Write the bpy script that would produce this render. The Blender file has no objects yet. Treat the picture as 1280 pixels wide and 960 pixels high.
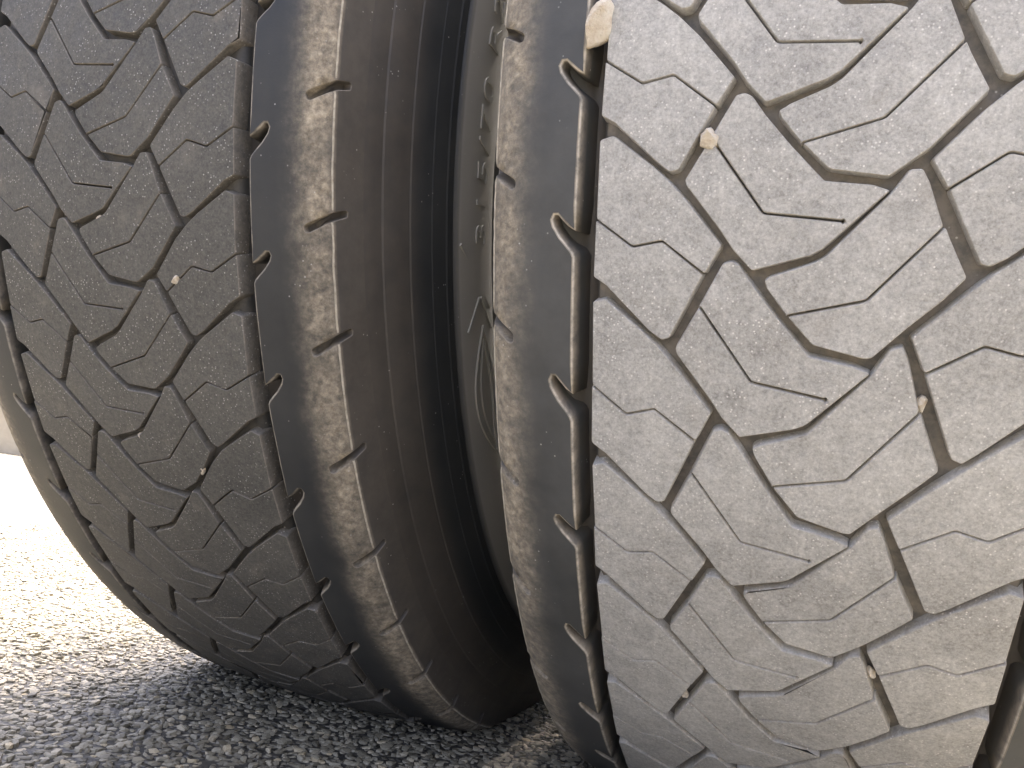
import bpy, math, random
from mathutils import Vector, Matrix, noise
from mathutils.geometry import delaunay_2d_cdt

# ---------------------------------------------------------------- camera, sky, sun, exposure
scene = bpy.context.scene
COL = scene.collection
PI = math.pi

cam_d = bpy.data.cameras.new('camera')
cam_d.sensor_width = 36.0
cam_d.lens = 36.0 * 978.62 / 1280.0
cam_d.clip_start = 0.01
cam_d.clip_end = 2000.0
cam = bpy.data.objects.new('camera', cam_d)
COL.objects.link(cam)
cr = Vector((0.926885, 0.343913, 0.150357))
cu = Vector((-0.090876, -0.183047, 0.978895))
cf = Vector((-0.364177, 0.920987, 0.13841))
cm = Matrix((cr, cu, -cf)).transposed().to_4x4()
cm.translation = Vector((0.18383, -0.76767, 0.1925))
cam.matrix_world = cm
scene.camera = cam

SUN_AZ = math.radians(15.0)        # clockwise from +Y (straight ahead, beyond the wheels) towards +X
SUN_EL = math.radians(66.0)
world = bpy.data.worlds.new('World')
scene.world = world
world.use_nodes = True
wn = world.node_tree
for n in list(wn.nodes):
    wn.nodes.remove(n)
wo = wn.nodes.new('ShaderNodeOutputWorld')
wb = wn.nodes.new('ShaderNodeBackground')
ws = wn.nodes.new('ShaderNodeTexSky')
ws.sky_type = 'NISHITA'
ws.sun_disc = False
ws.sun_elevation = SUN_EL
ws.sun_rotation = SUN_AZ
ws.air_density = 0.35
ws.dust_density = 8.0
ws.ozone_density = 0.8
wb.inputs['Strength'].default_value = 0.15
wn.links.new(ws.outputs[0], wb.inputs['Color'])
wn.links.new(wb.outputs[0], wo.inputs['Surface'])

sd = bpy.data.lights.new('sun', 'SUN')
sd.energy = 2.1
sd.angle = math.radians(10.0)
sd.color = (1.0, 0.93, 0.82)
sun = bpy.data.objects.new('sun', sd)
COL.objects.link(sun)
sdir = Vector((math.sin(SUN_AZ) * math.cos(SUN_EL), math.cos(SUN_AZ) * math.cos(SUN_EL), math.sin(SUN_EL)))
sun.rotation_euler = sdir.to_track_quat('Z', 'Y').to_euler()
sun.location = sdir * 10

scene.view_settings.view_transform = 'Standard'
scene.view_settings.look = 'None'
scene.view_settings.exposure = 3.0
scene.view_settings.gamma = 1.0

# ---------------------------------------------------------------- helpers
random.seed(7)

def interp(x, xs, ys):
    if x <= xs[0]: return ys[0]
    if x >= xs[-1]: return ys[-1]
    for i in range(len(xs) - 1):
        if x <= xs[i + 1]:
            t = (x - xs[i]) / (xs[i + 1] - xs[i])
            return ys[i] + t * (ys[i + 1] - ys[i])

def link_mesh(name, verts, faces, mat, parent=None, smooth=True, attr=None, loc=None):
    me = bpy.data.meshes.new(name)
    me.from_pydata(verts, [], faces)
    me.update()
    if smooth:
        me.polygons.foreach_set('use_smooth', [True] * len(me.polygons))
    if attr is not None:
        a = me.attributes.new('dust_and_light', 'FLOAT', 'POINT')
        a.data.foreach_set('value', attr)
    me.materials.append(mat)
    ob = bpy.data.objects.new(name, me)
    COL.objects.link(ob)
    if parent is not None:
        ob.parent = parent
    if loc is not None:
        ob.location = loc
    return ob

def tag(o, label=None, cat=None, group=None, kind=None):
    if label: o['label'] = label
    if cat: o['category'] = cat
    if group: o['group'] = group
    if kind: o['kind'] = kind

# ---------------------------------------------------------------- materials
class NT:
    def __init__(s, name):
        s.m = bpy.data.materials.new(name)
        s.m.use_nodes = True
        s.t = s.m.node_tree
        for n in list(s.t.nodes): s.t.nodes.remove(n)
        s.out = s.n('ShaderNodeOutputMaterial')
        s.b = s.n('ShaderNodeBsdfPrincipled')
        s.l(s.b.outputs[0], s.out.inputs['Surface'])
        s.tc = s.n('ShaderNodeTexCoord')
    def n(s, k, **kw):
        x = s.t.nodes.new(k)
        for a, b in kw.items(): setattr(x, a, b)
        return x
    def l(s, a, b): s.t.links.new(a, b)
    def noise(s, scale, detail=4, rough=0.55, vec=None, dist=0.0):
        x = s.n('ShaderNodeTexNoise')
        x.inputs['Scale'].default_value = scale
        x.inputs['Detail'].default_value = detail
        x.inputs['Roughness'].default_value = rough
        x.inputs['Distortion'].default_value = dist
        s.l(vec or s.tc.outputs['Object'], x.inputs['Vector'])
        return x.outputs['Fac']
    def voro(s, scale, feature='F1', out='Distance', vec=None):
        x = s.n('ShaderNodeTexVoronoi', feature=feature)
        x.inputs['Scale'].default_value = scale
        s.l(vec or s.tc.outputs['Object'], x.inputs['Vector'])
        return x.outputs[out]
    def ramp(s, fac, stops, interp_='LINEAR'):
        x = s.n('ShaderNodeValToRGB')
        x.color_ramp.interpolation = interp_
        e = x.color_ramp.elements
        while len(e) < len(stops): e.new(0.5)
        for i, (p, c) in enumerate(stops):
            e[i].position = p
            e[i].color = (c, c, c, 1) if isinstance(c, (int, float)) else (*c, 1)
        s.l(fac, x.inputs[0])
        return x.outputs[0]
    def mix(s, fac, a, b, mode='MIX'):
        x = s.n('ShaderNodeMix', data_type='RGBA', blend_type=mode)
        for sock, v in ((x.inputs[0], fac), (x.inputs[6], a), (x.inputs[7], b)):
            if isinstance(v, (int, float)): sock.default_value = v
            elif isinstance(v, tuple): sock.default_value = (*v, 1)
            else: s.l(v, sock)
        return x.outputs[2]
    def math(s, op, a, b=0.0, c=None, clamp=False):
        x = s.n('ShaderNodeMath', operation=op, use_clamp=clamp)
        for i, v in enumerate((a, b) if c is None else (a, b, c)):
            if isinstance(v, (int, float)): x.inputs[i].default_value = v
            else: s.l(v, x.inputs[i])
        return x.outputs[0]
    def attr(s, name):
        x = s.n('ShaderNodeAttribute', attribute_name=name)
        return x.outputs['Fac']
    def bump(s, h, strength, dist, prev=None):
        x = s.n('ShaderNodeBump')
        x.inputs['Strength'].default_value = strength
        x.inputs['Distance'].default_value = dist
        s.l(h, x.inputs['Height'])
        if prev is not None: s.l(prev, x.inputs['Normal'])
        return x.outputs[0]

def rubber_tread(name, base, dust_and_light, amount, lip, speck=0.5):  # paler tone: dust, and on the right tyre glare as well
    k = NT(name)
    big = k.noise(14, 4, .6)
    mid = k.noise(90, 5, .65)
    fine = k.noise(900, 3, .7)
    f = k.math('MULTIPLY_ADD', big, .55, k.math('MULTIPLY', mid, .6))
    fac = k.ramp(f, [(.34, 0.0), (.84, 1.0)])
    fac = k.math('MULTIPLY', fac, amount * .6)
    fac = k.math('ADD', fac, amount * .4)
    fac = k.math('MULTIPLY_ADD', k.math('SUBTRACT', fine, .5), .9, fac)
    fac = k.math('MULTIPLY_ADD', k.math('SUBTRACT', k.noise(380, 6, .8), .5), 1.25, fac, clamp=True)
    col = k.mix(fac, base, dust_and_light)
    # brown dust lodged on lips and groove walls
    d = k.attr('dust_and_light')
    wn_ = k.ramp(k.noise(160, 4, .7), [(.35, .25), (.62, 1.0)])
    dl = k.math('MULTIPLY', k.math('MULTIPLY', d, wn_), lip, clamp=True)
    col = k.mix(dl, col, (.34, .295, .235))
    # tiny mineral grains and scuffs stuck in the rubber
    v = k.voro(500, 'F1', 'Distance')
    sel = k.ramp(k.noise(75, 3, .6), [(.40, 0.0), (.58, 1.0)])
    sp = k.math('MULTIPLY', k.ramp(v, [(.11, 1.0), (.24, 0.0)]), sel)
    sp = k.math('MULTIPLY', sp, speck)
    col = k.mix(sp, col, (.74, .72, .66))
    # long dragged scuffs
    mp = k.n('ShaderNodeMapping'); mp.inputs['Scale'].default_value = (260, 40, 40)
    k.l(k.tc.outputs['Object'], mp.inputs[0])
    sc = k.ramp(k.noise(1.0, 3, .6, mp.outputs[0]), [(.64, 0.0), (.78, .25)])
    col = k.mix(sc, col, tuple(min(1, c * 1.35) for c in dust_and_light))
    k.l(col, k.b.inputs['Base Color'])
    k.b.inputs['Roughness'].default_value = .62
    k.b.inputs['Specular IOR Level'].default_value = .42
    r = k.ramp(mid, [(.3, .52), (.7, .78)])
    k.l(r, k.b.inputs['Roughness'])
    pits = k.ramp(k.voro(300, 'F1'), [(.06, 0.0), (.2, 1.0)])
    n1 = k.bump(fine, .35, .0004)
    n2 = k.bump(mid, .5, .0009, n1)
    n3 = k.bump(k.math('MULTIPLY', pits, sel), .25, .0003, n2)
    k.l(n3, k.b.inputs['Normal'])
    return k.m

def rubber_side(name, base, amount, tint, lip):
    """ribs and side walls: dark rubber, a dried mud band that follows the tread edge"""
    k = NT(name)
    sep = k.n('ShaderNodeSeparateXYZ'); k.l(k.tc.outputs['Object'], sep.inputs[0])
    ax = k.math('ABSOLUTE', sep.outputs[0])
    cmb = k.math('SQRT', k.math('ADD', k.math('POWER', sep.outputs[1], 2.0), k.math('POWER', sep.outputs[2], 2.0)))
    edge = k.noise(45, 5, .65)
    # band on the tread shoulder between |x| .121 and .137
    wob = k.math('MULTIPLY_ADD', k.math('SUBTRACT', edge, .5), .014, ax)
    band_in = k.ramp(k.math('MULTIPLY', wob, 1.0), [(.1120, 0.0), (.1180, .18), (.1270, 1.0)])
    band_out = k.ramp(cmb, [(.4895, 0.0), (.4915, 1.0)])
    mott = k.ramp(k.noise(170, 7, .75), [(.32, .22), (.64, 1.0)])
    mott2 = k.ramp(k.noise(28, 3, .6), [(.30, .45), (.58, 1.0)])
    mud = k.math('MULTIPLY', k.math('MULTIPLY', band_in, band_out), k.math('MULTIPLY', mott, mott2))
    thin = k.math('MULTIPLY', k.ramp(k.noise(22, 5, .65), [(.35, .2), (.7, .75)]), amount)
    # sidewall dust rings
    v = k.n('ShaderNodeCombineXYZ'); k.l(k.math('MULTIPLY', cmb, 1.0), v.inputs[0])
    ring = k.noise(260, 3, .6, v.outputs[0])
    thin = k.math('MULTIPLY', thin, k.ramp(ring, [(.3, .6), (.7, 1.15)]))
    warm = k.ramp(cmb, [(.436, 0.10), (.4415, .45), (.4425, .75), (.470, .85), (.489, .75), (.492, 0.12)])
    col = k.mix(thin, base, tint)
    col = k.mix(k.math('MULTIPLY', warm, k.math('MULTIPLY', k.ramp(k.noise(60, 4, .6), [(.3, .6), (.7, 1.0)]), .72)), col, (.135, .113, .088))
    # the lettered band below the bulge is painted paler for the light that falls on it
    low = k.ramp(cmb, [(.4128, 1.0), (.4140, 0.0)])
    col = k.mix(k.math('MULTIPLY', low, .9), col, (.40, .385, .34))
    fine = k.noise(800, 3, .7)
    mudc = k.mix(k.ramp(k.noise(300, 4, .7), [(.3, 0.0), (.7, 1.0)]), (.30, .25, .175), (.68, .59, .44))
    col = k.mix(k.math('MULTIPLY', mud, .95), col, mudc)
    d = k.attr('dust_and_light')
    wn_ = k.ramp(k.noise(130, 4, .7), [(.36, .3), (.6, 1.0)])
    dl = k.math('MULTIPLY', k.math('MULTIPLY', d, wn_), lip, clamp=True)
    col = k.mix(dl, col, k.mix(k.ramp(d, [(.86, 0.0), (1.0, 1.0)]), (.36, .31, .24), (.66, .60, .48)))  # highest values turn the rib lip pale, a lit edge put into the colour
    vv = k.voro(260, 'F1', 'Distance')
    sel = k.ramp(k.noise(55, 2, .5), [(.56, 0.0), (.66, 1.0)])
    sp = k.math('MULTIPLY', k.ramp(vv, [(.06, 1.0), (.13, 0.0)]), sel)
    col = k.mix(k.math('MULTIPLY', sp, .55), col, (.7, .68, .62))
    k.l(col, k.b.inputs['Base Color'])
    rr = k.ramp(k.math('ADD', mud, thin), [(0.0, .45), (.7, .85)])
    k.l(rr, k.b.inputs['Roughness'])
    k.b.inputs['Specular IOR Level'].default_value = .45
    n1 = k.bump(fine, .25, .0003)
    n2 = k.bump(k.math('MULTIPLY', mud, k.noise(220, 5, .7)), .7, .0012, n1)
    k.l(n2, k.b.inputs['Normal'])
    return k.m

def asphalt_mat():
    k = NT('asphalt')
    v = k.voro(170, 'F1', 'Distance')
    c = k.voro(170, 'F1', 'Color')
    sep = k.n('ShaderNodeSeparateColor'); k.l(c, sep.inputs[0])
    col = k.ramp(sep.outputs[0], [(0.0, (.07, .065, .05)), (.4, (.17, .157, .125)), (.75, (.30, .27, .20)), (1.0, (.45, .40, .29))])
    gap = k.ramp(v, [(.30, 1.0), (.55, 0.15)])
    col = k.mix(gap, (.035, .033, .03), col)
    big = k.ramp(k.noise(2.2, 5, .6), [(.35, .82), (.65, 1.1)])
    col = k.mix(1.0, col, big, 'MULTIPLY')
    k.l(col, k.b.inputs['Base Color'])
    k.b.inputs['Roughness'].default_value = .6
    n = k.bump(k.ramp(v, [(.0, 1.0), (.6, 0.0)]), .9, .004)
    k.l(n, k.b.inputs['Normal'])
    return k.m

def grit_mat():
    k = NT('road_grit')
    oi = k.n('ShaderNodeObjectInfo')
    rnd = oi.outputs['Random']
    col = k.ramp(rnd, [(0.0, (.11, .098, .068)), (.25, (.21, .185, .13)), (.55, (.33, .295, .21)), (.8, (.40, .355, .26)), (.93, (.54, .47, .33)), (1.0, (.64, .52, .32))])
    nn = k.noise(900, 4, .65)
    col = k.mix(k.ramp(nn, [(.3, .0), (.7, .45)]), col, (.19, .168, .12))
    k.l(col, k.b.inputs['Base Color'])
    k.b.inputs['Roughness'].default_value = .48
    k.l(k.bump(nn, .4, .0005), k.b.inputs['Normal'])
    return k.m

def simple_mat(name, c1, c2, scale, rough, metal=0.0, bump=.3, dist=.001):
    k = NT(name)
    f = k.noise(scale, 5, .6)
    k.l(k.mix(k.ramp(f, [(.3, 0.0), (.7, 1.0)]), c1, c2), k.b.inputs['Base Color'])
    k.b.inputs['Roughness'].default_value = rough
    k.b.inputs['Metallic'].default_value = metal
    k.l(k.bump(k.noise(scale * 6, 4, .6), bump, dist), k.b.inputs['Normal'])
    return k.m

M_TREAD_R = rubber_tread('worn_rubber_with_glare', (.16, .155, .14), (.63, .615, .56), .86, .62, .95)  # much paler than the left tread: lens glare put into the colour
M_TREAD_L = rubber_tread('dark_worn_rubber', (.040, .041, .038), (.19, .18, .153), .68, .6, .5)
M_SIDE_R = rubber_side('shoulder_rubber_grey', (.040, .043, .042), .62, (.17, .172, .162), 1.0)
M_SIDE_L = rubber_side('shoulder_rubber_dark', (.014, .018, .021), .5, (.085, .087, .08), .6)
M_ASPH = asphalt_mat()
M_GRIT = grit_mat()
M_STONE = simple_mat('pale_stone', (.62, .51, .36), (.86, .81, .69), 170, .85, 0, .8, .0015)
M_RIDGE = simple_mat('dusty_ridge', (.30, .265, .20), (.60, .55, .44), 260, .8, 0, .5, .0004)
M_STEEL = simple_mat('painted_steel', (.16, .165, .17), (.24, .24, .235), 30, .5, .4)
M_CONC = simple_mat('concrete', (.42, .36, .26), (.55, .48, .35), 9, .85, 0, .4, .004)

# ---------------------------------------------------------------- ground
G = 60.0
def grid_ground():
    vs = [(-900, -900, 0), (900, -900, 0), (900, 900, 0), (-900, 900, 0)]
    o = link_mesh('asphalt_ground', vs, [(0, 1, 2, 3)], M_ASPH, smooth=False)
    tag(o, kind='structure')
grid_ground()

def pebble_proto(seed, n=1):
    import bmesh
    bm = bmesh.new()
    bmesh.ops.create_icosphere(bm, subdivisions=n, radius=1.0)
    rs = random.Random(seed)
    off = Vector((rs.uniform(-9, 9), rs.uniform(-9, 9), rs.uniform(-9, 9)))
    for v in bm.verts:
        d = 1 + .38 * noise.noise(v.co * 1.1 + off) + .12 * noise.noise(v.co * 2.7 + off)
        v.co = v.co * d
        v.co.z = min(v.co.z, .62 + .05 * v.co.x)
    me = bpy.data.meshes.new('grit_grain')
    bm.to_mesh(me); bm.free()
    me.materials.append(M_GRIT)
    return me

def make_grit():
    """the open grained surface dressing: real grains close by, the material further off"""
    rs = random.Random(3)
    vs = []
    step = .0056
    y = -.52
    while y < 1.0:
        # the strip widens with distance just as far as grains stay readable
        x0 = -1.45 if y > -.1 else -.85
        x1 = .42
        st = step * (1 if y < .35 else 1.35)
        x = x0
        while x < x1:
            far = math.hypot(x - .18, y + .77)
            if far < 1.75:
                vs.append((x + rs.uniform(-.45, .45) * st, y + rs.uniform(-.45, .45) * st, rs.uniform(-.0012, .0006)))
            x += st
        y += st
    me = bpy.data.meshes.new('asphalt_grit')
    me.from_pydata(vs, [], [])
    ob = bpy.data.objects.new('asphalt_grit', me)
    COL.objects.link(ob)
    tag(ob, 'rough grey and beige grains of the asphalt surface around the wheels', 'grit', kind='stuff')
    protos = []
    pc = bpy.data.collections.new('grains')
    for i in range(5):
        o = bpy.data.objects.new('grain', pebble_proto(20 + i))
        pc.objects.link(o)
    ng = bpy.data.node_groups.new('scatter_grains', 'GeometryNodeTree')
    ng.interface.new_socket('Geometry', in_out='INPUT', socket_type='NodeSocketGeometry')
    ng.interface.new_socket('Geometry', in_out='OUTPUT', socket_type='NodeSocketGeometry')
    N = ng.nodes; L = ng.links
    gi = N.new('NodeGroupInput'); go = N.new('NodeGroupOutput')
    ip = N.new('GeometryNodeInstanceOnPoints')
    ci = N.new('GeometryNodeCollectionInfo')
    ci.inputs['Collection'].default_value = pc
    ci.inputs['Separate Children'].default_value = True
    ci.inputs['Reset Children'].default_value = True
    rr = N.new('FunctionNodeRandomValue'); rr.data_type = 'FLOAT_VECTOR'
    rr.inputs[0].default_value = (-.25, -.25, 0); rr.inputs[1].default_value = (.25, .25, 6.28)
    rs_ = N.new('FunctionNodeRandomValue'); rs_.data_type = 'FLOAT_VECTOR'
    rs_.inputs[0].default_value = (.0015, .0015, .0011); rs_.inputs[1].default_value = (.0048, .0040, .0033)
    mtp = N.new('GeometryNodeMeshToPoints')
    L.new(gi.outputs[0], mtp.inputs['Mesh'])
    L.new(mtp.outputs[0], ip.inputs['Points'])
    L.new(ci.outputs[0], ip.inputs['Instance'])
    ip.inputs['Pick Instance'].default_value = True
    L.new(rr.outputs[0], ip.inputs['Rotation'])
    L.new(rs_.outputs[0], ip.inputs['Scale'])
    L.new(ip.outputs[0], go.inputs[0])
    md = ob.modifiers.new('scatter', 'NODES'); md.node_group = ng
make_grit()

# a low pale concrete edging far off on the left
def concrete_edge():
    import bmesh
    a = Vector((-4.35, 2.10, 0)); dirv = Vector((.93, .36, 0)).normalized()
    nrm = Vector((-dirv.y, dirv.x, 0))
    L0, L1, hgt, th = -14.0, 9.0, .34, .30
    bm = bmesh.new()
    prof = [(0, -.05), (0.0, hgt - .03), (.03, hgt), (th - .03, hgt), (th, hgt - .03), (th, -.05)]
    rows = []
    n = 24
    for i in range(n + 1):
        t = L0 + (L1 - L0) * i / n
        rows.append([bm.verts.new(a + dirv * t + nrm * p[0] + Vector((0, 0, p[1]))) for p in prof])
    for i in range(n):
        for j in range(len(prof) - 1):
            bm.faces.new((rows[i][j], rows[i + 1][j], rows[i + 1][j + 1], rows[i][j + 1]))
    bm.faces.new(rows[0]); bm.faces.new(rows[-1][::-1])
    me = bpy.data.meshes.new('concrete_kerb'); bm.to_mesh(me); bm.free()
    me.materials.append(M_CONC)
    o = bpy.data.objects.new('concrete_kerb', me); COL.objects.link(o)
    tag(o, 'pale beige concrete kerb in the distance beyond the left tyre', 'kerb')
concrete_edge()

# ---------------------------------------------------------------- tyre geometry
AX_H = .475              # axle height of the loaded wheel
GANG = .982
HALF = .17857            # half the spacing of the twin wheels
PM = 72.0                # nominal pitch in mm of the flat pattern
def crown(x): return .505 - .45 * x * x

class Pitch:
    """where the n-th repeat of the tread pattern lies round the tyre"""
    def __init__(s, nodes, tab):
        rest = 2 * PI - (nodes[-1] - nodes[0])
        m = round(rest / .135)
        s.nodes = list(nodes)
        for i in range(1, m + 1):
            s.nodes.append(nodes[-1] + rest * i / m)
        s.N = len(s.nodes) - 1
        s.tab = sorted(tab)
        s.xs = [t[0] for t in s.tab]
    def base(s, k):
        k = k + 2
        w = math.floor(k / s.N)
        k -= w * s.N
        i = min(int(k), s.N - 1)
        return s.nodes[i] + (k - i) * (s.nodes[i + 1] - s.nodes[i]) + w * 2 * PI
    def theta(s, x, k):
        if k > s.N - 6: kk = k - s.N
        else: kk = k
        v = []
        for x0, ks, ds in s.tab:
            v.append(interp(kk, [ks[0] - 2] + ks + [ks[-1] + 2], [0] + ds + [0]) * .85)
        return s.base(k) + interp(x, s.xs, v)

P_R = Pitch([-0.5302, -0.4071, -0.2843, -0.1542, -0.01, 0.1289, 0.2728, 0.4172, 0.5617],
 [(-84.3, [-0.32, 0.68, 1.68, 2.68, 3.68], [-0.0033, -0.0026, 0.0068, -0.0033, 0.008]), (-51.8, [0.03, 1.03, 2.03, 3.03, 4.03], [-0.0019, -0.0008, 0.0021, -0.0046, 0.005]), (-21.5, [-0.42, 0.58, 1.58, 2.58, 3.58], [0.0050, -0.0010, -0.0060, -0.0010, -0.004]), (22.0, [0.06, 1.06, 2.06, 3.06, 4.06], [0.0007, 0.001, 0.0041, -0.004, -0.0024]), (32.8, [-0.07, 0.93, 1.93, 2.93, 3.93], [0.0021, -0.0051, -0.0009, -0.0041, 0.0035]), (52.2, [0.54, 1.54, 2.54, 3.54], [-0.0022, 0.0060, 0.0006, 0.0049])])
P_L = Pitch([-0.5547, -0.4304, -0.3061, -0.1813, -0.0569, 0.0723, 0.2046, 0.336, 0.4671, 0.599, 0.7318, 0.8648, 0.9981],
 [(-51.8, [-0.97, 0.03, 1.03, 2.03, 3.03], [0.0045, -0.0012, 0.0066, 0.0003, -0.007]), (-21.5, [-0.42, 0.58, 1.58, 2.58], [0.0028, -0.0005, 0.0078, -0.0059]), (22.0, [0.06, 1.06, 2.06, 3.06], [-0.0014, 0.0027, -0.0057, -0.0038]), (32.8, [-1.07, -0.07, 0.93, 1.93, 2.93], [0.0016, 0.001, 0.0074, -0.0029, 0.0044]), (52.2, [-0.46, 0.54, 1.54, 2.54, 3.54], [-0.0062, -0.002, -0.0066, -0.006, 0.0068]), (84.8, [-0.88, 0.12, 1.12, 2.12, 3.12, 4.12, 5.12], [-0.0052, 0.0017, -0.005, 0.0008, 0.0100, 0.0041, -0.005])])

def place(x, r, th, h=0.0):
    """x metres across, r radius, th angle; pressed flat where the loaded tyre meets the ground"""
    ps = GANG - th
    y = -r * math.sin(ps); z = -r * math.cos(ps)
    lim = .0012 + (-h * .9 if h < 0 else 0) - AX_H
    if z < lim and r > .47: z = lim
    return (x, y, z)

# ---- flat pattern: polygons (x mm, pitch fraction)
SL = [(-85.6, .80), (-80.5, .775), (-63.4, .970), (-57.5, 1.045), (-49, 1.172), (-34.8, 1.415), (-53.2, 1.985), (-56.2, 1.998), (-61.1, 1.945), (-79.5, 1.695), (-85.6, 1.640)]
SLs = [(-85.6, 1.288), (-69.9, 1.448), (-57.9, 1.404), (-40.5, 1.59)]
CL = [(-30.3, .507), (-33.4, .522), (-41.4, .787), (-50.0, 1.045), (-49.3, 1.075), (-35.1, 1.328), (-30, 1.437), (-22.5, 1.550), (-2.4, 1.447), (1.4, 1.412), (21.8, 1.092), (16.0, 1.064), (.0, 1.037), (-13.2, .813), (-23.0, .624), (-28.0, .520)]
CLs = [(-41.4, .787), (-20.1, 1.215), (7.3, 1.256)]
CR = [(-17.3, .607), (-16.4, .645), (-8.6, .808), (1.6, .962), (19.5, 1.010), (21.8, 1.006), (32.9, .853), (43.2, .677), (49.2, .565), (42.6, .361), (34.3, .045), (31.6, -.030), (28.2, -.022), (23.6, .092), (2.8, .462), (-.3, .492), (-14.8, .582)]
CRs = [(-8.6, .808), (18.3, .69), (40.6, .288)]
SR = [(-x, k - .5) for x, k in SL][::-1]
SRs = [(-x, k - .5) for x, k in SLs]

def flat(p): return [(x, k * PM) for x, k in p]
def area(p): return .5 * sum(p[i][0] * p[(i + 1) % len(p)][1] - p[(i + 1) % len(p)][0] * p[i][1] for i in range(len(p)))
def ccw(p): return p if area(p) > 0 else p[::-1]
def nrm(a, b):
    dx, dy = b[0] - a[0], b[1] - a[1]; l = math.hypot(dx, dy) or 1e-9
    return (dx / l, dy / l)
def inset(p, d):
    """d>0 moves a ccw loop inwards"""
    n = len(p); out = []
    for i in range(n):
        a = nrm(p[i - 1], p[i]); b = nrm(p[i], p[(i + 1) % n])
        na = (-a[1], a[0]); nb = (-b[1], b[0])
        mx, my = na[0] + nb[0], na[1] + nb[1]
        l = math.hypot(mx, my)
        if l < .3: mx, my, l = na[0], na[1], 1.0
        mx /= l; my /= l
        c = max(.45, mx * na[0] + my * na[1])
        out.append((p[i][0] + mx * d / c, p[i][1] + my * d / c))
    return out
def rounded(p, r=1.2, skip=()):
    n = len(p); out = []
    for i in range(n):
        a, b, c = p[i - 1], p[i], p[(i + 1) % n]
        u, v = nrm(b, a), nrm(b, c)
        la = math.hypot(a[0] - b[0], a[1] - b[1]); lc = math.hypot(c[0] - b[0], c[1] - b[1])
        turn = u[0] * v[0] + u[1] * v[1]
        q = min(r, la * .4, lc * .4)
        if turn < -.985 or q < .15 or i in skip:
            out.append(b); continue
        s = (b[0] + u[0] * q, b[1] + u[1] * q); e = (b[0] + v[0] * q, b[1] + v[1] * q)
        for t in (0, .35, .65, 1):
            out.append(((1 - t) ** 2 * s[0] + 2 * t * (1 - t) * b[0] + t * t * e[0], (1 - t) ** 2 * s[1] + 2 * t * (1 - t) * b[1] + t * t * e[1]))
    return out
def off_line(l, d):
    out = []
    for i, p in enumerate(l):
        a = nrm(l[i - 1], p) if i else nrm(p, l[1])
        b = nrm(p, l[i + 1]) if i < len(l) - 1 else a
        mx, my = -(a[1] + b[1]), a[0] + b[0]; q = math.hypot(mx, my)
        out.append((p[0] + mx / q * d, p[1] + my / q * d))
    return out
def near_edge(poly, p):
    """index of the edge of poly nearest p"""
    best = None
    for i in range(len(poly)):
        a, b = poly[i], poly[(i + 1) % len(poly)]
        dx, dy = b[0] - a[0], b[1] - a[1]; L = dx * dx + dy * dy
        t = max(0, min(1, ((p[0] - a[0]) * dx + (p[1] - a[1]) * dy) / L))
        d = math.hypot(a[0] + t * dx - p[0], a[1] + t * dy - p[1])
        if best is None or d < best[0] - 1e-9: best = (d, i, t)
    return best[1]
def split(poly, line, w):
    """cut a block by a sipe that runs right across it"""
    poly = inset(ccw(flat(poly)), -.32); line = flat(line)
    i0, i1 = near_edge(poly, line[0]), near_edge(poly, line[-1])
    n = len(poly)
    def walk(i, j):
        out = []; k = (i + 1) % n
        while True:
            out.append(poly[k])
            if k == j: break
            k = (k + 1) % n
        return out
    a = walk(i1, i0)     # from the end of the sipe round to its start
    b = walk(i0, i1)
    up, dn = off_line(line, w / 2), off_line(line, -w / 2)
    A = a + up; B = b + dn[::-1]
    if abs(area(A + [])) < 1: pass
    # the side each loop lies on decides which offset it takes
    def side(loop):
        cx = sum(p[0] for p in loop) / len(loop); cy = sum(p[1] for p in loop) / len(loop)
        m = len(line) // 2
        u = nrm(line[m - 1], line[m]); return u[0] * (cy - line[m][1]) - u[1] * (cx - line[m][0])
    if side(a) < 0: A = a + dn; B = b + up[::-1]
    return [ccw(A), ccw(B)]
def slit(poly, line, w):
    poly = inset(ccw(flat(poly)), -.32); line = flat(line)
    i = near_edge(poly, line[0])
    up, dn = off_line(line, w / 2), off_line(line, -w / 2)
    e = line[-1]; u = nrm(line[-2], line[-1])
    tip = [(e[0] + u[0] * .5 - u[1] * 1.1, e[1] + u[1] * .5 + u[0] * 1.1), (e[0] + u[0] * 1.4, e[1] + u[1] * 1.4), (e[0] + u[0] * .5 + u[1] * 1.1, e[1] + u[1] * .5 - u[0] * 1.1)]
    a, b = poly[i], poly[(i + 1) % len(poly)]
    d = nrm(a, b)
    # up lies to the left of the line; a ccw edge a->b meets dn or up first
    s_up = (up[0][0] - a[0]) * d[0] + (up[0][1] - a[1]) * d[1]
    s_dn = (dn[0][0] - a[0]) * d[0] + (dn[0][1] - a[1]) * d[1]
    cut = up + tip + dn[::-1] if s_up < s_dn else dn + tip[::-1] + up[::-1]
    p = poly[:i + 1] + cut + poly[i + 1:]
    if math.hypot(p[i][0] - cut[0][0], p[i][1] - cut[0][1]) < .6: p.pop(i)
    return [ccw(p)]
def inside(pt, poly):
    c = False; x, y = pt
    for i in range(len(poly)):
        x1, y1 = poly[i - 1]; x2, y2 = poly[i]
        if (y1 > y) != (y2 > y) and x < (x2 - x1) * (y - y1) / (y2 - y1) + x1: c = not c
    return c
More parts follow.
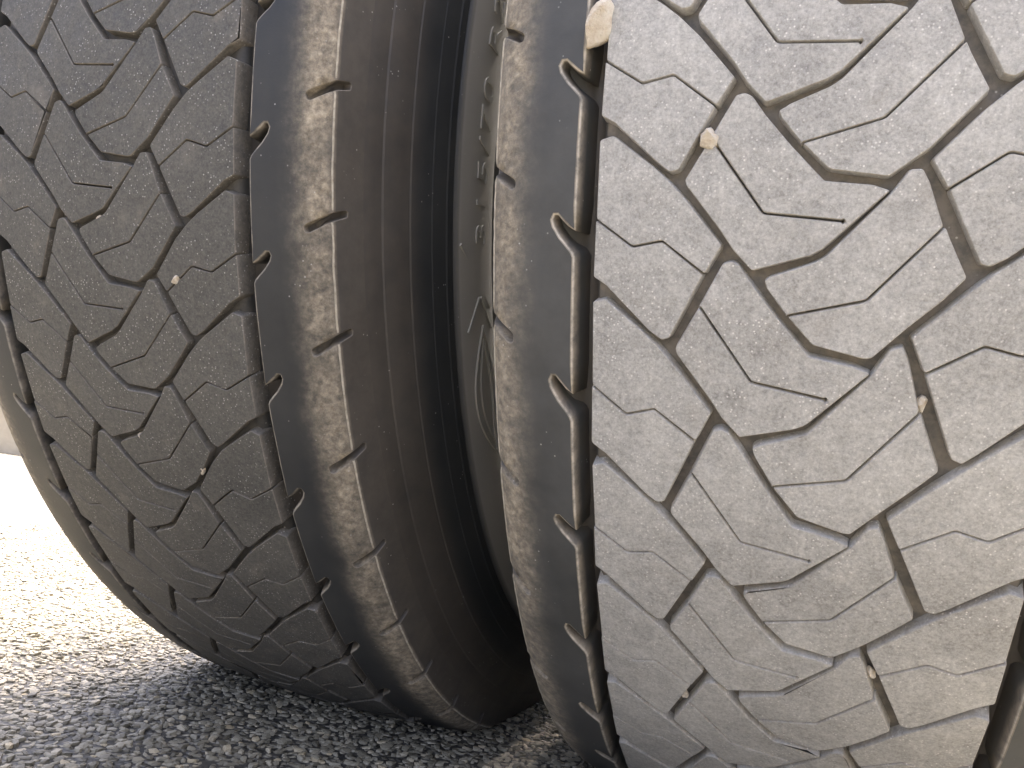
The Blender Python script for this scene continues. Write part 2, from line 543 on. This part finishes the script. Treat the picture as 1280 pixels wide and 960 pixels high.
def fill(loop, holes=(), step=7.0):
    """triangulate a loop with inner points so that it can bend round the tyre"""
    pts = [Vector(p) for p in loop]; edges = [(i, (i + 1) % len(loop)) for i in range(len(loop))]
    for h in holes:
        o = len(pts); pts += [Vector(p) for p in h]; edges += [(o + i, o + (i + 1) % len(h)) for i in range(len(h))]
    nb = len(pts)
    xs = [p[0] for p in loop]; ys = [p[1] for p in loop]
    def dist(q):
        m = 9e9
        for a, b in edges:
            A, B = pts[a], pts[b]; d = B - A; t = max(0, min(1, (q - A).dot(d) / max(d.length_squared, 1e-9)))
            m = min(m, (A + d * t - q).length)
        return m
    y = min(ys) + step / 2; inner = []
    while y < max(ys):
        x = min(xs) + step / 2
        while x < max(xs):
            q = Vector((x, y))
            if inside((x, y), loop) and not any(inside((x, y), h) for h in holes) and dist(q) > step * .35: inner.append(q)
            x += step
        y += step
    v, e, f, ov, oe, of = delaunay_2d_cdt(pts + inner, edges, [], 0, 1e-5)
    faces = []
    for t in f:
        c = sum((v[i] for i in t), Vector((0, 0))) / len(t)
        if inside(c, loop) and not any(inside(c, h) for h in holes):
            faces.append(tuple(t) if area([v[i] for i in t]) > 0 else tuple(t[::-1]))
    return [tuple(q) for q in v], faces

def template(loops, depth=15.0, flare=1.3, holes=(), open_=None, r=1.1):
    """flat block: verts (x, y, h, dust) and faces"""
    V = []; F = []
    for loop in loops:
        lp = rounded(loop, r)
        rings = [(inset(lp, -flare), -depth, .30), (lp, -.75, .45), (inset(lp, .16), -.22, .95), (inset(lp, .45), 0.0, .55)]
        idx = []
        for ring, h, d in rings:
            idx.append(list(range(len(V), len(V) + len(ring))))
            V += [(p[0], p[1], h, d) for p in ring]
        n = len(lp)
        for a, b in zip(idx[:-1], idx[1:]):
            for i in range(n):
                j = (i + 1) % n
                F.append((a[i], a[j], b[j], b[i]))
        v, f = fill(rings[-1][0])
        o = len(V)
        V += [(p[0], p[1], 0.0, .0) for p in v]
        F += [tuple(o + i for i in t) for t in f]
    return V, F

W_S = .8
T_SL = template(split(SL, SLs, W_S))
T_CL = template(slit(CL, CLs, W_S + .1))
T_CR = template(split(CR, CRs, W_S))
T_SR = template(split(SR, SRs, W_S))

def clean(V, F):
    used = sorted({i for f in F for i in f}); m = {u: i for i, u in enumerate(used)}
    return [V[u] for u in used], [tuple(m[i] for i in f) for f in F]
TEMPL = [clean(*t) for t in (T_SL, T_CL, T_CR, T_SR)]

# ---- shoulder rib: profile coordinate s (mm) -> (x, r)
RIBP = [(94.6, crown(.0946)), (104, crown(.104)), (113, .4991), (121, .4978), (127, .4961), (131.5, .4939), (134.2, .4918), (135.7, .4901), (136.5, .4880), (137.3, .4850), (138.3, .4810), (139.6, .4765), (141.2, .4715)]
RS = [94.6]
for a, b in zip(RIBP[:-1], RIBP[1:]):
    RS.append(RS[-1] + math.hypot(b[0] - a[0], (b[1] - a[1]) * 1000))
def rib_pos(s, h):
    s2 = max(RS[0], min(RS[-1], s))
    x = interp(s2, RS, [p[0] for p in RIBP]); r = interp(s2, RS, [p[1] for p in RIBP])
    x += min(0, s - s2) if s < RS[0] else 0
    e = 1.5
    xa = interp(s2 - e, RS, [p[0] for p in RIBP]); xb = interp(s2 + e, RS, [p[0] for p in RIBP])
    ra = interp(s2 - e, RS, [p[1] for p in RIBP]) * 1000; rb = interp(s2 + e, RS, [p[1] for p in RIBP]) * 1000
    tx, tr = xb - xa, rb - ra; l = math.hypot(tx, tr)
    nx, nr = -tr / l, tx / l
    return (x + nx * h) / 1000, r + nr * h / 1000

S_EDGE = RS[7]
def rib_template():
    # s grows outwards, window of one pitch from -.25 to .75; spur in the inner lip, slot over the tread edge
    s0, s1 = RS[0], RS[-1]
    spur = [(s0, .360), (98, .333), (101.3, .288), (103.0, .262), (104.4, .262), (105.2, .292), (104.3, .335), (101.2, .402), (98, .452), (95.5, .495), (s0, .525)]
    lo, hi = -.25, .75
    inner = [(s0, lo), (s0, .05), (s0, .2)] + spur + [(s0, .65), (s0, hi)]
    inner = [(a, b * PM) for a, b in inner]
    slot = [(124.0, .050), (125.2, .030), (131.0, -.015), (S_EDGE + 1.0, -.070), (S_EDGE + 8.2, -.092), (S_EDGE + 9.4, -.080), (S_EDGE + 9.0, -.040), (S_EDGE + 1.5, -.008), (133.0, .042), (126.6, .094), (124.6, .090)]
    slot = ccw(rounded([(a, b * PM) for a, b in slot], .7))
    # lip line with bevel
    V = []; F = []
    def lipoff(d):
        out = []
        pts = inner
        for i, p in enumerate(pts):
            a = nrm(pts[i - 1], p) if i else (0, 1); b = nrm(p, pts[i + 1]) if i < len(pts) - 1 else (0, 1)
            mx, my = a[1] + b[1], -(a[0] + b[0]); l = math.hypot(mx, my)
            out.append((p[0] + mx / l * d, p[1] + my / l * d if 0 < i < len(pts) - 1 else p[1]))
        return out
    rings = [(lipoff(-1.6), -15.5, .0), (lipoff(-.75), -6.5, .04), (lipoff(-.45), -4.0, .45), (inner, -.8, .9), (lipoff(.55), -.22, 1.0), (lipoff(1.2), 0.0, .75)]  # lit lip and shaded lower wall painted through these values
    idx = []
    for ring, h, d in rings:
        idx.append(list(range(len(V), len(V) + len(ring)))); V += [(p[0], p[1], h, d) for p in ring]
    for a, b in zip(idx[:-1], idx[1:]):
        for i in range(len(inner) - 1): F.append((a[i + 1], a[i], b[i], b[i + 1]))
    # slot walls
    srings = [(inset(slot, .3), -5.9, .0), (slot, -.5, .0), (inset(slot, -.35), -.1, .55), (inset(slot, -.6), 0.0, .3)]
    sidx = []
    for ring, h, d in srings:
        sidx.append(list(range(len(V), len(V) + len(ring)))); V += [(p[0], p[1], h, d) for p in ring]
    n = len(slot)
    for a, b in zip(sidx[:-1], sidx[1:]):
        for i in range(n):
            j = (i + 1) % n; F.append((a[j], a[i], b[i], b[j]))
    F.append(tuple(sidx[0]))
    top = rings[-1][0]
    nseg = 12
    outer = [(s1, hi * PM - (hi - lo) * PM * i / nseg) for i in range(nseg + 1)]
    # the two straight borders carry the same points so that neighbours meet
    mids = [RS[k] for k in range(1, len(RS) - 1)]
    loop = top + [(m, hi * PM) for m in mids] + outer + [(m, lo * PM) for m in mids[::-1]]
    # extra inner rows along every profile corner keep the shoulder round
    v, f = fill_rows(loop, [srings[-1][0]], mids)
    o = len(V); m = {}
    V += [(p[0], p[1], 0.0, .85 if abs(p[0] - S_EDGE) < .8 else (.12 if p[0] > S_EDGE - 2 else 0.0)) for p in v]
    F += [tuple(m.get(i, o + i) for i in t)[::1] for t in f]
    return clean(V, F)

def fill_rows(loop, holes, mids):
    pts = [Vector(p) for p in loop]; edges = [(i, (i + 1) % len(loop)) for i in range(len(loop))]
    for h in holes:
        o = len(pts); pts += [Vector(p) for p in h]; edges += [(o + i, o + (i + 1) % len(h)) for i in range(len(h))]
    inner = []
    rows = mids + [S_EDGE - .8, S_EDGE + .8]
    for s in rows:
        for i in range(1, 14):
            y = (-.25 + i / 14.0) * PM
            if inside((s, y), loop) and not any(inside((s, y), h) for h in holes):
                q = Vector((s, y))
                if min((q - p).length for p in pts) > 1.0: inner.append(q)
    v, e, f, ov, oe, of = delaunay_2d_cdt(pts + inner, edges, [], 0, 1e-5)
    faces = []
    for t in f:
        c = sum((v[i] for i in t), Vector((0, 0))) / len(t)
        if inside(c, loop) and not any(inside(c, h) for h in holes):
            faces.append(tuple(t) if area([v[i] for i in t]) > 0 else tuple(t[::-1]))
    return [tuple(q) for q in v], faces
T_RIB = rib_template()

def build_rib(pitch, side, parent, mat):
    """side -1: left shoulder; +1: right shoulder, the mirror image half a pitch on"""
    V = []; F = []; A = []
    tv, tf = T_RIB
    for k in range(pitch.N):
        o = len(V)
        for s, y, h, d in tv:
            kap = y / PM + k + (0.5 if side > 0 else 0)
            x, r = rib_pos(s, h)
            wob = .25 * noise.noise(Vector((s * .15, kap * 2.0, side * 3))) / 1000
            hh = h / 1000 if s < S_EDGE else 0
            V.append(place(side * x, r + wob, pitch.theta(side * x * 1000, kap), hh)); A.append(d)
        F += [tuple(o + i for i in (f if side < 0 else f[::-1])) for f in tf]
    return link_mesh('shoulder_rib', V, F, mat, parent, True, A, (0, 0, AX_H))

def mould_ridge(pitch, side, parent, mat):
    """the thin moulding line on the tread edge, broken by every slot"""
    V = []; F = []; A = []
    for k in range(pitch.N):
        lo, hi, n = .010, .915, 34
        o = len(V)
        for i in range(n + 1):
            kap = k + lo + (hi - lo) * i / n + (0.5 if side > 0 else 0)
            g = 1 + .5 * noise.noise(Vector((kap * 14, side, 1))) + .35 * noise.noise(Vector((kap * 41, side, 4)))
            wv = .35 * noise.noise(Vector((kap * 5, side, 9)))
            th = pitch.theta(side * 135.7, kap)
            e = .0 if i in (0, n) else 1.0
            for s_, h in ((-.75, -.25), (-.3, .42 * g * e), (.25, .45 * g * e), (.75, -.25)):
                x, r = rib_pos(S_EDGE + s_ + wv, h)
                V.append(place(side * x, r, th)); A.append(1.0)
        for i in range(n):
            for j in range(3):
                a = o + i * 4 + j; f = (a, a + 1, a + 5, a + 4)
                F.append(f if side > 0 else f[::-1])
    return link_mesh('mould_ridge', V, F, mat, parent, True, A, (0, 0, AX_H))

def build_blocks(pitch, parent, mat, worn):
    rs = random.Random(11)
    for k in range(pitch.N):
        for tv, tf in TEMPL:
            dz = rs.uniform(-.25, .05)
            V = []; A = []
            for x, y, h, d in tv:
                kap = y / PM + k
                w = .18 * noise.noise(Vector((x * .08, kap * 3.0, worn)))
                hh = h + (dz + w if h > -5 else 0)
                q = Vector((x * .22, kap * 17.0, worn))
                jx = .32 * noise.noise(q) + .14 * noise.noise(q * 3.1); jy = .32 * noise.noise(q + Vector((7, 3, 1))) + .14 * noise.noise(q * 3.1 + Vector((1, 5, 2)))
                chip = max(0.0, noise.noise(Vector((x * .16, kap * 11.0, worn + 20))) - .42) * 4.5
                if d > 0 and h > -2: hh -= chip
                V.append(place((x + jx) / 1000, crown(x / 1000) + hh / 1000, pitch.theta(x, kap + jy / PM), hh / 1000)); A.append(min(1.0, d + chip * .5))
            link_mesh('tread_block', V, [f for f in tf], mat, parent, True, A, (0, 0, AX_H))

# ---- carcass: tread floor and both side walls, one lathed surface
def carcass_profile():
    half = []
    for x in (0, 8, 16, 24, 32, 40, 48, 56, 64, 72, 80, 84.0): half.append((x, crown(x / 1000) - .0056))
    half += [(86.2, crown(.086) - .0095), (88.0, crown(.088) - .0155), (91.8, crown(.091) - .0155), (94.0, crown(.094) - .0140), (97, crown(.097) - .0095), (104, crown(.104) - .0075), (113, .4920), (121, .4908), (127, .4892), (130, .4870), (132, .4835), (134, .4780), (137, .4738), (140.8, .4722)]
    # open side wall seen between the tyres: buttress, fine rings, bulge with the raised lettered band
    half += [(141.9, .4700), (143.3, .4650), (144.8, .4602), (145.6, .4594), (148.2, .4545), (150.2, .4490), (152.1, .4440), (152.8, .4433), (154.8, .4385), (156.6, .4335), (157.9, .4300), (158.4, .4294), (159.6, .4262), (160.8, .4225), (161.6, .4200), (162.3, .4192), (162.9, .4165), (163.3, .4148), (163.0, .4140), (164.6, .4133), (165.3, .4120), (165.8, .4080), (166.9, .4020), (167.6, .3960), (168.0, .3890), (167.8, .3810), (166.8, .3720), (164.4, .3620), (160.5, .3530), (154.6, .3515), (150.5, .3400), (144, .3260), (136, .3120), (128, .3010), (121, .2930), (112, .2890), (104, .2860)]
    return [(x / 1000, r) for x, r in half]
PROF = carcass_profile()
def side_x(r):
    pts = [(p[1], p[0]) for p in PROF if p[1] < .4715][::-1]
    return interp(r, [p[0] for p in pts], [p[1] for p in pts])
def lathe(name, prof, mat, parent, seg=288, loc=(0, 0, AX_H), closed=False, press=True, dust_and_light=None):
    V = []; F = []; A = []
    m = len(prof)
    for i in range(seg):
        th = 2 * PI * i / seg
        for j, (x, r) in enumerate(prof):
            h = -(crown(min(abs(x), .1357)) - r) if abs(x) < .13 and r > .47 else 0
            V.append(place(x, r, th, h) if press else (x, -r * math.sin(th), -r * math.cos(th)))
            A.append(dust_and_light[j] if dust_and_light else 0.0)
    for i in range(seg):
        k = (i + 1) % seg
        for j in range(m - 1 if not closed else m):
            l = (j + 1) % m
            if prof[j] == prof[l]: continue
            F.append((i * m + j, k * m + j, k * m + l, i * m + l))
    return link_mesh(name, V, F, mat, parent, True, A, loc)

def text_mesh(txt):
    cu_ = bpy.data.curves.new('lettering', 'FONT')
    cu_.body = txt; cu_.size = 1.0; cu_.space_character = 1.18
    cu_.resolution_u = 3
    tmp = bpy.data.objects.new('lettering_source', cu_)
    me = bpy.data.meshes.new_from_object(tmp)
    v = [tuple(q.co) for q in me.vertices]; f = [tuple(p.vertices) for p in me.polygons]
    bpy.data.objects.remove(tmp); bpy.data.curves.remove(cu_); bpy.data.meshes.remove(me)
    return v, f

def raised(name, v2, f2, parent, mat, side, th0, r0, sc, wid, hgt=.0009, dust_and_light=.0):
    """raise a flat drawing (u along the circle upwards, v outwards) off the side wall"""
    cnt = {}
    for f in f2:
        for i in range(len(f)):
            a, b = f[i], f[(i + 1) % len(f)]
            cnt[(a, b)] = cnt.get((a, b), 0) + 1
    V = []; F = []; n = len(v2)
    for lev in (0, 1):
        for p in v2:
            r = r0 + p[1] * sc; th = th0 - side * p[0] * wid / r0 * -1
            x = side * (side_x(r) + (hgt if lev else -.0006))
            V.append(place(x, r, th0 - p[0] * wid / r0, 0))
    for f in f2: F.append(tuple(n + i for i in f))
    for (a, b), c in cnt.items():
        if (b, a) not in cnt: F.append((a, b, n + b, n + a))
    return link_mesh(name, V, F, mat, parent, False, [dust_and_light] * len(V), (0, 0, AX_H))

def stroke(pts, w):
    up, dn = off_line(pts, w / 2), off_line(pts, -w / 2)
    v = [(p[0], p[1], 0) for p in up + dn]; n = len(pts)
    f = [(i, i + 1, n + i + 1, n + i) for i in range(n - 1)]
    return v, f

def rim(parent, side):
    prof = [(-.118, .2860), (-.1275, .2925), (-.1300, .2985), (-.1270, .3010), (-.1225, .2990), (-.1180, .2900), (-.100, .2780), (-.060, .2580), (0, .2540), (.060, .2580), (.100, .2780), (.1180, .2900), (.1225, .2990), (.1270, .3010), (.1300, .2985), (.1275, .2925), (.118, .2860), (.100, .2730), (.060, .2520), (0, .2480), (-.060, .2520), (-.100, .2730)]
    lathe('rim', prof, M_STEEL, parent, 96, closed=True, press=False)
    s = side
    disc = [(s * .060, .2530), (s * .105, .2350), (s * .125, .2050), (s * .128, .1700), (s * .128, .0700), (s * .122, .0700), (s * .120, .1700), (s * .117, .2000), (s * .098, .2280), (s * .055, .2460)]
    lathe('wheel_disc', disc, M_STEEL, parent, 96, closed=True, press=False)

def tyre(name_lab, x0, pitch, m_tread, m_side, wheel_side, worn, floor_dust):
    e = bpy.data.objects.new('truck_tyre', None)
    COL.objects.link(e); e.location = (x0, 0, 0)
    e.empty_display_size = .2
    tag(e, name_lab, 'truck tyre', 'twin truck tyres side by side')
    crease = (.4602, .4594, .4440, .4433, .4300, .4294, .4200, .4192, .4148, .4140, .3530, .3515, .4722)
    pr = []
    for p in PROF: pr += [p, p] if p[1] in crease else [p]
    prof = [(-x, r) for x, r in pr[:0:-1]] + pr
    dust_and_light = [(floor_dust if abs(x) < .085 else .06) if r > .47 and abs(x) < .096 else 0.0 for x, r in prof]  # long groove floors kept darker, their deep shade put into the colour
    lathe('casing', prof, m_side, e, 320, dust_and_light=dust_and_light)
    build_rib(pitch, -1, e, m_side)
    build_rib(pitch, 1, e, m_side)
    mould_ridge(pitch, -1, e, M_RIDGE); mould_ridge(pitch, 1, e, M_RIDGE)
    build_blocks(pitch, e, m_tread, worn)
    rim(e, wheel_side)
    return e

tl = tyre('darker left tyre of the pair, dark tread, lettered side wall facing the gap', -HALF, P_L, M_TREAD_L, M_SIDE_L, 1, 3.0, .22)
tr = tyre('paler right tyre of the pair, grey tread with glare painted into its colour, filling the right half', HALF, P_R, M_TREAD_R, M_SIDE_R, -1, 8.0, .48)

# lettering and ornament on the side wall of the left tyre, reading upwards
def th_at(deg): return math.radians(deg)
tv, tf = text_mesh('315/70 R22.5')
raised('lettering', tv, tf, tl, M_SIDE_L, 1, -.215, .380, .020, .0300)
def arc_pts(u0, u1, v0, v1, bow, n=12):
    return [(u0 + (u1 - u0) * i / n, v0 + (v1 - v0) * i / n + bow * math.sin(PI * i / n)) for i in range(n + 1)]
for pts in ([(.002, .030), (-.038, -.008)], [(-.029, .010), (-.047, .024)], [(-.029, .008), (-.052, -.010)]):
    sv, sf = stroke([(a, b) for a, b in pts], .0017)
    raised('emblem_line', sv, sf, tl, M_SIDE_L, 1, -.215, .380, 1.0, 1.0, .0011)
for bow, w in ((.016, 0), (.009, .008), (-.012, 0), (-.006, .010)):
    sv, sf = stroke(arc_pts(-.047 - w, -.135 + w, .006, .004, bow, 20), .0016)
    raised('emblem_ring', sv, sf, tl, M_SIDE_L, 1, -.215, .380, 1.0, 1.0, .0011)

# ---------------------------------------------------------------- stones caught in the tread
def lodged(tx, pitch, x, k, size, h, label, seed, group):
    import bmesh
    bm = bmesh.new()
    bmesh.ops.create_icosphere(bm, subdivisions=4, radius=1.12)
    rs = random.Random(seed)
    off = Vector((rs.uniform(-9, 9), rs.uniform(-9, 9), rs.uniform(-9, 9)))
    cuts = [Vector((rs.uniform(-1, 1), rs.uniform(-1, 1), rs.uniform(-1, 1))).normalized() for _ in range(12)]
    for v in bm.verts:
        p = v.co.copy()
        for c in cuts:
            d = p.dot(c)
            if d > .62: p -= c * (d - .62) * .92
        p *= 1 + .16 * noise.noise(v.co * 1.3 + off) + .05 * noise.noise(v.co * 5 + off)
        v.co = Vector((p.x * size[0] / 2, p.y * size[1] / 2, p.z * size[2] / 2))
    for f in bm.faces: f.smooth = True
    me = bpy.data.meshes.new('pebble'); bm.to_mesh(me); bm.free()
    me.materials.append(M_STONE)
    o = bpy.data.objects.new('pebble', me); COL.objects.link(o)
    th = pitch.theta(x, k); ps = GANG - th
    r = crown(x / 1000) + h
    o.location = (tx + x / 1000, -r * math.sin(ps), AX_H - r * math.cos(ps))
    # local z points out of the tread, local y runs along the tread
    zax = Vector((0, -math.sin(ps), -math.cos(ps))); xax = Vector((1, 0, 0)); yax = zax.cross(xax)
    m = Matrix((xax, yax, zax)).transposed()
    o.rotation_euler = (m @ Matrix.Rotation(rs.uniform(-.3, .3), 3, 'Z')).to_euler()
    tag(o, label, 'pebble', group)
mm = .001
GP = 'stones caught in the tread grooves'
lodged(HALF, P_R, -88.8, -.955, (15.5*mm, 21.5*mm, 14*mm), -.002, 'largest pale pebble, wedged in the long groove at the top edge of the photo', 1, GP)
lodged(HALF, P_R, -42.3, -.213, (9.5*mm, 11.5*mm, 9*mm), -.001, 'round cream pebble in the slanting groove of the right tyre, near its top', 2, GP)
lodged(HALF, P_R, 40.7, 1.241, (5.2*mm, 8.5*mm, 6*mm), -.0035, 'small cream pebble in a steep groove on the right side of the paler tyre', 3, GP)
lodged(HALF, P_R, -43.7, 3.755, (4*mm, 6*mm, 5*mm), -.003, 'tiny white pebble low on the right tyre, near its left shoulder', 4, GP)
lodged(HALF, P_R, 37.5, 3.104, (5*mm, 8*mm, 5*mm), -.003, 'small white pebble low in a steep groove near the bottom right corner', 5, GP)
lodged(-HALF, P_L, 46.9, 1.006, (5.5*mm, 7.5*mm, 6*mm), -.001, 'cream pebble caught in a thin zigzag cut of the darker left tyre', 6, GP)
lodged(-HALF, P_L, 39.5, 2.742, (4*mm, 5.5*mm, 5*mm), -.002, 'lowest small pebble in the darker tyre, in a lateral groove', 7, GP)
lodged(-HALF, P_L, -3.5, .515, (4.5*mm, 4*mm, 4*mm), -.002, 'tiny dull pebble in the upper middle of the darker left tyre', 8, GP)
lodged(-HALF, P_L, 0.2, 2.501, (4*mm, 4*mm, 4*mm), -.002, 'tiny pale pebble halfway down the middle of the darker left tyre', 9, GP)
